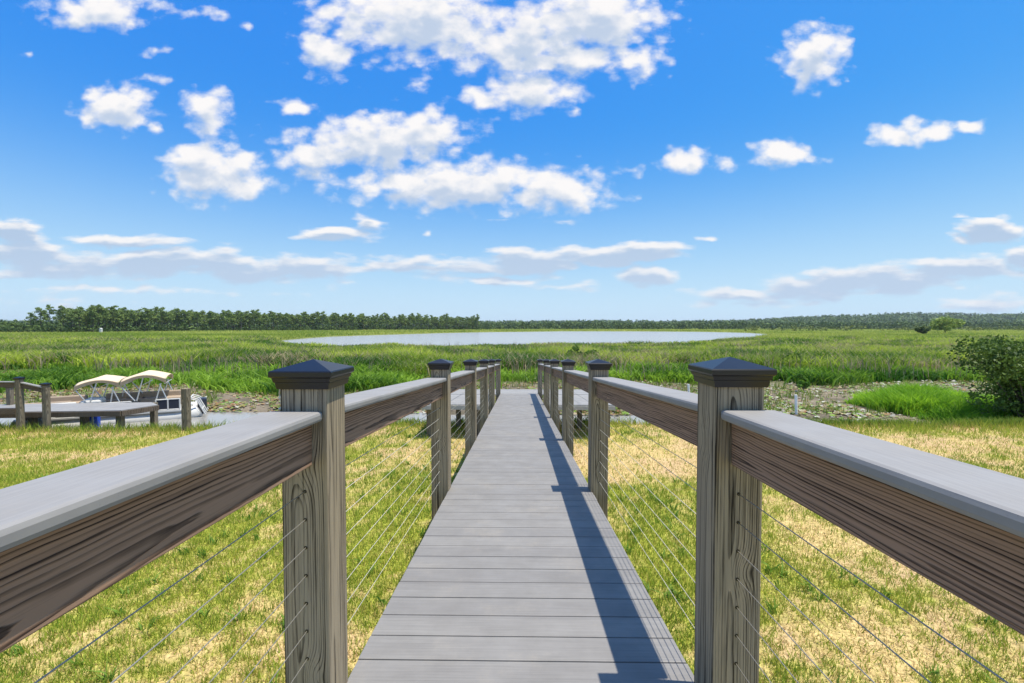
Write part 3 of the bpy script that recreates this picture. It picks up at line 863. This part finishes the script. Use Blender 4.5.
for (px, D, y0, y1, lab) in ((797, 17.2, 395, 419, 'white pipe stake leaning in the mud behind the near right rail'), (689, 19.5, 384.5, 402, 'short white stake just left of the near right post cap')):
    x = RT(px) * D; z1 = CZ - (y0 - HZ) / F * D; z0 = CZ - (y1 - HZ) / F * D - .3
    mb = MB(); mb.tube([(.06, 0, z0), (0, 0, z1)], .05, 10, .045).tube([(0, 0, z1), (0, 0, z1 + .02)], .05, 10)
    o = mb.build('stake', M_STAKE, None, (x, D, 0)); tag(o, lab, 'stake')

# ------------------------------------------------------------------ pontoon boat behind the dock
boat = empty('pontoon_boat', (-14.56, 16.2, -.55), R(30)); tag(boat, 'white pontoon boat with two cream canopies moored behind the neighbouring dock', 'boat')
BL = 5.0; hb = 2.5; BO = .42
for sy in (-.7, .7):
    MB().tube([(-hb, sy, .1), (-hb + .3, sy, .02), (hb - .7, sy, .02), (hb - .25, sy, .08), (hb, sy, .22)], .26, 14).build('pontoon', M_WHITE, boat, smooth=True)
MB().box((-.1, 0, .30), (BL - .4, 1.9, .07), .01).build('boat_deck', M_WHITE, boat)
def fence(y, x0, x1):
    mb = MB(); mb.box(((x0 + x1) / 2, y, .545), (x1 - x0, .02, .33), .003); p = mb.build('fence_panel', M_NAVY, boat)
    mb = MB(); n = max(2, int((x1 - x0) / .62))
    mb.tube([(x0, y, .73), (x1, y, .73)], .022, 8).tube([(x0, y, .36), (x1, y, .36)], .022, 8)
    for i in range(n + 1): mb.box((x0 + (x1 - x0) * i / n, y - .004, .545), (.045, .045, .37), .004)
    mb.build('fence_frame', M_WHITE, p)
fence(-.9, -hb + .5, .55); fence(-.9, 1.25, hb - .55); fence(.9, -hb + .5, hb - .5)
for (x, y) in ((-hb + .9, -.55), (-hb + .9, .55), (.1, .6), (hb - 1.3, .55)):
    mb = MB(); mb.box((x, y, .5), (1.25, .55, .32), .04); s_ = mb.build('seat', M_TAN, boat)
    MB().box((x, y + (.24 if y > 0 else -.24), .74), (1.2, .11, .26), .045).build('seat_back', M_TAN, s_)
MB().box((-.55, -.45, .58), (.55, .7, .52), .06).build('console', M_WHITE, boat)
mb = MB(); mb.box((hb + .05, 0, .35), (.3, .35, .5), .06).box((hb + .05, 0, -.2), (.12, .14, .7), .02); mb.build('outboard_motor', M_NAVY, boat)
mb = MB()
for yy in (-.95, -.6, -.2, .2): mb.tube([(hb - .4, yy, .32), (hb - .25, yy, .72), (hb - .02, yy, .62), (hb + .22, yy, .1)], .024, 8)
mb.tube([(hb - .25, -.95, .72), (hb - .25, .2, .72)], .024, 8).tube([(hb + .13, -.95, .3), (hb + .13, .2, .3)], .024, 8)
mb.build('boarding_ladder', M_WHITE, boat)
MB().tube([(-hb + .5, -.85, .76), (-.9, -.85, .76)], .07, 10).build('bolster', M_WHITE, boat, smooth=True)
def bimini(px0, px1, z_lift, arch):
    x0, x1 = px0, px1
    nx, ny = 16, 12; V = []
    for j in range(ny + 1):
        v = j / ny; yy = -.8 + 1.6 * v
        for i in range(nx + 1):
            u = i / nx
            z = 1.60 + z_lift + arch * math.sin(math.pi * (.10 + u * .82)) + .10 * (1 - abs(2 * v - 1) ** 3.) - .05 * math.sin(math.pi * v) * abs(math.sin(math.pi * u * 2)) - .08 * (1 - u) ** 2
            V.append((x0 + (x1 - x0) * u, yy, z))
        # valance rows
    Fq = [(j * (nx + 1) + i, j * (nx + 1) + i + 1, (j + 1) * (nx + 1) + i + 1, (j + 1) * (nx + 1) + i) for j in range(ny) for i in range(nx)]
    # valance hanging 9 cm off the two sides
    base = len(V)
    for e, j in ((-1, 0), (1, ny)):
        for i in range(nx + 1):
            q = V[j * (nx + 1) + i]; V.append((q[0], q[1] + e * .02, q[2] - .09 - .07 * abs(2 * i / nx - 1) ** 3))
    for s_, j in ((0, 0), (1, ny)):
        for i in range(nx):
            Fq.append((j * (nx + 1) + i, j * (nx + 1) + i + 1, base + s_ * (nx + 1) + i + 1, base + s_ * (nx + 1) + i))
    me = bpy.data.meshes.new('canopy'); me.from_pydata(V, [], Fq); me.update()
    for p in me.polygons: p.use_smooth = True
    o = link('canopy', me, M_CANVAS, boat)
    sd = o.modifiers.new('thick', 'SOLIDIFY'); sd.thickness = .012
    mb = MB(); xm = (x0 + x1) / 2
    for sy in (-.79, .79):
        for (xa, za, xb) in ((x0 + .04, 1.45 + z_lift, xm - .25), (xm, 1.62 + z_lift + arch - .1, xm - .2), (x1 - .15, 1.52 + z_lift, xm + .35)):
            mb.tube([(xa, sy, za), (xb, sy, .73)], .019, 8)
        mb.tube([(x1 - .2, sy, 1.5 + z_lift), (x1 + .05, sy, .6)], .019, 8)
    for xa in (x0 + .05, xm, x1 - .05): mb.tube([(xa, -.78, 1.5 + z_lift), (xa, .78, 1.5 + z_lift)], .016, 8)
    mb.build('canopy_frame', M_ALU, o)
bimini(-.95, .22, -.24, .18); bimini(.24, 1.55, -.2, .25)
mb = MB(); mb.tube([(0, 0, -.1), (0, 0, .52)], .15, 14).tube([(0, 0, .52), (0, 0, .56)], .13, 14)
o = empty('fender', (RT(92) * 14.8, 14.8, -.55)); tag(o, 'bright blue upright fender with a pale stripe under the neighbouring dock', 'boat fender')
mb.build('body', M_BLUE, o, smooth=False); MB().box((.07, -.142, .22), (.05, .02, .56), .004).build('stripe', M_WHITE, o)

# ------------------------------------------------------------------ small house at the foot of the pines
def house(px, D, w, lab):
    x, y, z = on_ground(px, D); h = empty('house', (x, y, z)); tag(h, lab, 'house')
    MB().box((0, 0, 1.1), (w, w * 1.3, 2.2), 0).build('wall', M_WHITE, h)
    mb = MB(); a = w * .58; bm = mb.bm
    vs = [bm.verts.new(q) for q in ((-a, -w * .7, 2.2), (a, -w * .7, 2.2), (0, -w * .7, 2.2 + w * .45), (-a, w * .7, 2.2), (a, w * .7, 2.2), (0, w * .7, 2.2 + w * .45))]
    for f in ((0, 1, 2), (3, 5, 4), (0, 2, 5, 3), (1, 4, 5, 2), (0, 3, 4, 1)): bm.faces.new([vs[i] for i in f])
    mb.build('roof', M_WHITE, h)
house(101, 232, .9, 'tiny white gabled house at the foot of the far pines'); house(-1, 240, 1.2, 'tiny white house at the left edge of the far marsh')

# ------------------------------------------------------------------ air
hm = bpy.data.materials.new('air'); hm.use_nodes = True
q = NT(hm.node_tree); q.n.remove(q.n['Principled BSDF'])
pv = q.new('ShaderNodeVolumePrincipled'); pv.inputs['Color'].default_value = (.80, .90, 1, 1); pv.inputs['Density'].default_value = HAZE; pv.inputs['Anisotropy'].default_value = .2
q.l.new(pv.outputs[0], q.n['Material Output'].inputs['Volume'])
hz = MB().box((0, 3400, 40), (30000, 8400, 84), 0).build('haze', hm); tag(hz, kind='stuff')
# ------------------------------------------------------------------ sky
world = bpy.data.worlds.new('World'); scene.world = world; world.use_nodes = True
t = NT(world.node_tree); t.n.remove(t.n['Background'])
sky = t.new('ShaderNodeTexSky', sky_type='NISHITA'); sky.sun_disc = False
SUN = Vector((.27, -.025, 1)).normalized()
sky.sun_elevation = math.asin(SUN.z); sky.sun_rotation = math.atan2(SUN.x, SUN.y)
sky.air_density = 1.0; sky.dust_density = .6; sky.ozone_density = 2.0; sky.altitude = 0
# grade the clear sky to the photograph's deep blue
rgb = t.new('ShaderNodeSeparateColor'); t.put(rgb.inputs[0], t.mix(1., sky.outputs[0], (.1, .1, .1), 'MULTIPLY'))
cc = t.new('ShaderNodeCombineColor')
for i, (ga, gp) in enumerate(((.37, 1.25), (.62, .72), (.71, .14))):
    t.put(cc.inputs[i], t.math('MULTIPLY', t.math('POWER', t.math('MAXIMUM', rgb.outputs[i], 1e-4), gp), ga))
el = t.math('DIVIDE', t.sep(t.new('ShaderNodeTexCoord').outputs['Generated'])[2], 1.)
SKYC = t.mix(t.math('MULTIPLY', t.math('POWER', t.math('SUBTRACT', 1., t.ss(el, -.02, .5)), 2.1), .84), cc.outputs[0], (.48, .60, .69))
SKYK = .1
CLOUD = .69
# clouds: (column, row, half width, half height, weight) turned into directions round the walkway's axis
CL = [(425, 22, 105, 34, 1), (332, 48, 30, 24, .9), (520, 38, 90, 36, 1), (602, 18, 58, 32, 1), (640, 62, 26, 16, .8), (375, 10, 60, 22, .9), (565, 60, 60, 20, .9), (480, 96, 26, 12, .8), (530, 92, 52, 18, 1),
      (120, 104, 37, 19, 1), (150, 77, 24, 5, .45), (155, 126, 10, 6, .8), (212, 111, 27, 18, 1), (298, 105, 17, 9, .95), (415, 85, 13, 9, .55), (152, 49, 15, 5, .6), (100, 8, 64, 15, .9), (208, 12, 22, 7, .6), (30, 48, 8, 4, .5), (245, 24, 10, 4, .5), (255, 100, 8, 4, .4), (268, 100, 7, 3, .4),
      (215, 172, 50, 25, 1), (245, 186, 32, 11, .9), (196, 155, 20, 12, .9), (245, 155, 14, 8, .6),
      (375, 142, 90, 24, 1), (318, 156, 46, 17, .95), (430, 130, 36, 20, .95), (330, 183, 16, 10, .6),
      (470, 184, 120, 21, 1.05), (440, 177, 60, 18, 1), (555, 192, 48, 20, 1.05), (400, 182, 60, 12, .9), 
      (815, 60, 31, 24, .95), (830, 45, 20, 12, .7), (806, 78, 16, 12, .8), (848, 85, 6, 4, .4),
      (688, 160, 22, 13, 1), (680, 154, 9, 8, .8), (727, 163, 13, 10, .6), (780, 155, 27, 13, 1), (815, 162, 12, 5, .5), (636, 171, 9, 5, .4), (572, 111, 8, 6, .6),
      (892, 138, 27, 9, 1), (925, 134, 30, 11, 1), (970, 130, 18, 7, .9), (990, 231, 26, 10, 1), (960, 239, 12, 4, .6), (335, 233, 40, 5, .8), (367, 225, 16, 6, .8), (426, 231, 7, 3, .4), (614, 207, 9, 3, .35),
      (14, 228, 26, 9, .95), (110, 240, 72, 5, .8), (30, 252, 46, 14, .95), (165, 262, 110, 11, .85), (60, 270, 100, 7, .7), (285, 268, 110, 10, .8), (240, 262, 70, 6, .8), (400, 262, 80, 6, .6), (470, 270, 90, 8, .6), (530, 262, 44, 10, .9), (618, 254, 72, 8, 1), (645, 277, 30, 8, .95), (490, 281, 50, 4, .7), (430, 268, 60, 5, .7),
      (740, 296, 48, 6, .75), (805, 288, 62, 8, .85), (850, 279, 40, 8, .9), (905, 276, 50, 10, .95), (975, 268, 52, 9, 1), (1020, 262, 20, 9, .9), (985, 302, 40, 6, .7), (705, 242, 7, 3, .4), (720, 299, 30, 5, .6), (150, 291, 140, 4, .4), (880, 291, 60, 4, .4), (560, 288, 60, 4, .4), (60, 300, 80, 5, .3), (780, 304, 60, 4, .4)]
CELLS = []
for (cx, cy, a, b_, wt) in CL:
    ax = math.atan((341.5 - cy) / F); tt = ax - math.radians(1.826)
    CELLS.append((float(RT(cx)) * math.cos(ax) / math.cos(tt), math.tan(tt), a * 1.42 / F, b_ * (1.55 if cy < 225 else 1.8) / F, wt * (1 if cy < 225 else 1.25)))

def field(uv, lst, st):
    w1 = t.noise(t.vec('MULTIPLY', uv, (1, 1.5, 1)), 9., 3, .6, color=True)
    p2 = t.vec('ADD', uv, t.vec('MULTIPLY', t.vec('SUBTRACT', w1, (.5, .5, .5)), (.08, .04, 0)))
    acc = None
    for (cx, cy, a, b_, wt) in lst:
        n = t.new('ShaderNodeVectorMath', operation='MULTIPLY_ADD'); t.put(n.inputs[0], p2)
        n.inputs[1].default_value = (1 / a, 1 / b_, 0); n.inputs[2].default_value = (-cx / a, -cy / b_, 0)
        e = t.math('MULTIPLY_ADD', t.vec('LENGTH', n.outputs[0]), -wt, wt)
        acc = e if acc is None else t.math('SMOOTH_MAX', acc, e, .15)
    acc = t.math('MAXIMUM', acc, -.6)
    ps = t.vec('MULTIPLY', uv, st)
    d = t.math('MULTIPLY_ADD', t.math('SUBTRACT', t.noise(ps, 19., 8, .58), .5), 1.32, acc)
    d = t.math('MULTIPLY_ADD', t.math('SUBTRACT', t.noise(ps, 6., 2, .5), .5), .5, d)
    vr = t.new('ShaderNodeTexVoronoi', feature='SMOOTH_F1'); t.put(vr.inputs['Vector'], t.vec('ADD', ps, t.vec('MULTIPLY', w1, (.03, .03, 0)))); vr.inputs['Scale'].default_value = 27.; vr.inputs['Smoothness'].default_value = .5
    return t.math('MULTIPLY_ADD', t.math('SUBTRACT', .38, vr.outputs['Distance']), .5, d)

def coords():
    v = t.new('ShaderNodeTexCoord').outputs['Generated']; x, y, z = t.sep(v)
    yy = t.math('MAXIMUM', y, .08)
    return t.comb(t.math('DIVIDE', x, yy), t.math('DIVIDE', z, yy), 0.), y, t.math('DIVIDE', z, yy)

def bgn(col):
    n = t.new('ShaderNodeBackground'); t.put(n.inputs[0], t.mix(1., col, (1 / SKYK,) * 3, 'MULTIPLY')); n.inputs[1].default_value = SKYK
    return n.outputs[0]

def cell(*a):
    global t
    g = bpy.data.node_groups.new('cloud_patch', 'ShaderNodeTree')
    g.interface.new_socket('Sky', in_out='INPUT', socket_type='NodeSocketColor'); g.interface.new_socket('Shader', in_out='OUTPUT', socket_type='NodeSocketShader')
    keep, t = t, NT(g)
    gi = t.new('NodeGroupInput'); go = t.new('NodeGroupOutput')
    t.l.new(patch(gi.outputs[0], *a), go.inputs[0]); t = keep
    n = t.new('ShaderNodeGroup'); n.node_tree = g; t.l.new(SKYC, n.inputs[0]); return n.outputs[0]

def patch(SKYC, u0, u1, v0, v1):
    """the clouds of one patch of sky"""
    lst = [c for c in CELLS if c[0] + c[2] * 1.9 + .04 > u0 and c[0] - c[2] * 1.9 - .04 < u1 and c[1] + c[3] * 1.9 + .05 > v0 and c[1] - c[3] * 1.9 - .05 < v1]
    uv, y, lv = coords()
    st = (1, 1.45, 1) if v0 > .1 else (.55, 2.1, 1)
    d0 = field(uv, lst, st); d1 = field(t.vec('ADD', uv, (.008, .034, 0) if v0 > .1 else (.004, .014, 0)), lst, st)
    alpha = t.math('MULTIPLY', t.ss(d0, .05, .66 if v0 > .1 else .55), t.ss(y, .08, .2))
    thick = t.ss(d1, .2, .95) if v0 > .1 else t.ss(d1, .0, .6)
    col = t.mix(thick, (CLOUD * 1.03, CLOUD, CLOUD * .98), (.56 * CLOUD, .66 * CLOUD, .82 * CLOUD) if v0 > .1 else (.46 * CLOUD, .60 * CLOUD, .80 * CLOUD))
    col = t.mix(t.ss(lv, .26, .09, 0, .35), col, (.66 * CLOUD, .77 * CLOUD, .92 * CLOUD))
    return bgn(t.mix(t.math('MULTIPLY', alpha, .97), SKYC, col))

def branch(f, a, b_):
    n = t.new('ShaderNodeMixShader'); t.put(n.inputs[0], f); t.l.new(a, n.inputs[1]); t.l.new(b_, n.inputs[2]); return n.outputs[0]

def split(v, x, a, b_):
    return branch(t.math('GREATER_THAN', v, x), a, b_)
uv_, y_, v_ = coords(); u_ = t.sep(uv_)[0]
VB = .235; LO = -1.75; HI = 1.75
low = split(u_, -.55, cell(LO, -.55, 0, VB), split(u_, .22, cell(-.55, .22, 0, VB), cell(.22, HI, 0, VB)))
high = split(u_, -.50, cell(LO, -.50, VB, .95), split(u_, .30, split(v_, .48, cell(-.5, .3, VB, .48), cell(-.5, .3, .48, .95)), cell(.30, HI, VB, .95)))
# noise cloud added over the unseen sky to brighten and whiten the fill light
vq = t.new('ShaderNodeTexCoord').outputs['Generated']
ov = t.noise(t.vec('MULTIPLY', vq, (1, 1, 1.6)), 2.6, 4, .55)
clear = bgn(t.mix(t.ss(ov, .50, .70, 0, .85), SKYC, (CLOUD * 1.05,) * 3))
inside = t.math('MULTIPLY', t.math('MULTIPLY', t.math('GREATER_THAN', y_, .12), t.math('GREATER_THAN', v_, .0)), t.math('MULTIPLY', t.math('LESS_THAN', v_, .95), t.math('LESS_THAN', t.math('ABSOLUTE', u_), 1.75)))
t.l.new(branch(inside, clear, split(v_, VB, low, high)), t.n['World Output'].inputs[0])
world.cycles.sampling_method = 'MANUAL'; world.cycles.sample_map_resolution = 256

sl = bpy.data.lights.new('Sun', 'SUN'); sl.energy = 5.0; sl.angle = R(.5); sl.color = (1, .915, .77)
so = bpy.data.objects.new('Sun', sl); COL.objects.link(so); so.rotation_euler = SUN.to_track_quat('Z', 'Y').to_euler()

# ------------------------------------------------------------------ camera and output
cam = bpy.data.cameras.new('Camera'); cam.sensor_width = 36; cam.lens = F * 36 / 1024; cam.clip_start = .05; cam.clip_end = 20000
co_ = bpy.data.objects.new('Camera', cam); COL.objects.link(co_)
co_.location = (0, 0, CZ); co_.rotation_euler = (R(90 - 1.826), 0, YAW)
scene.camera = co_
vs = scene.view_settings; vs.view_transform = 'Standard'; vs.look = 'None'; vs.exposure = 0.5; vs.gamma = 1.0
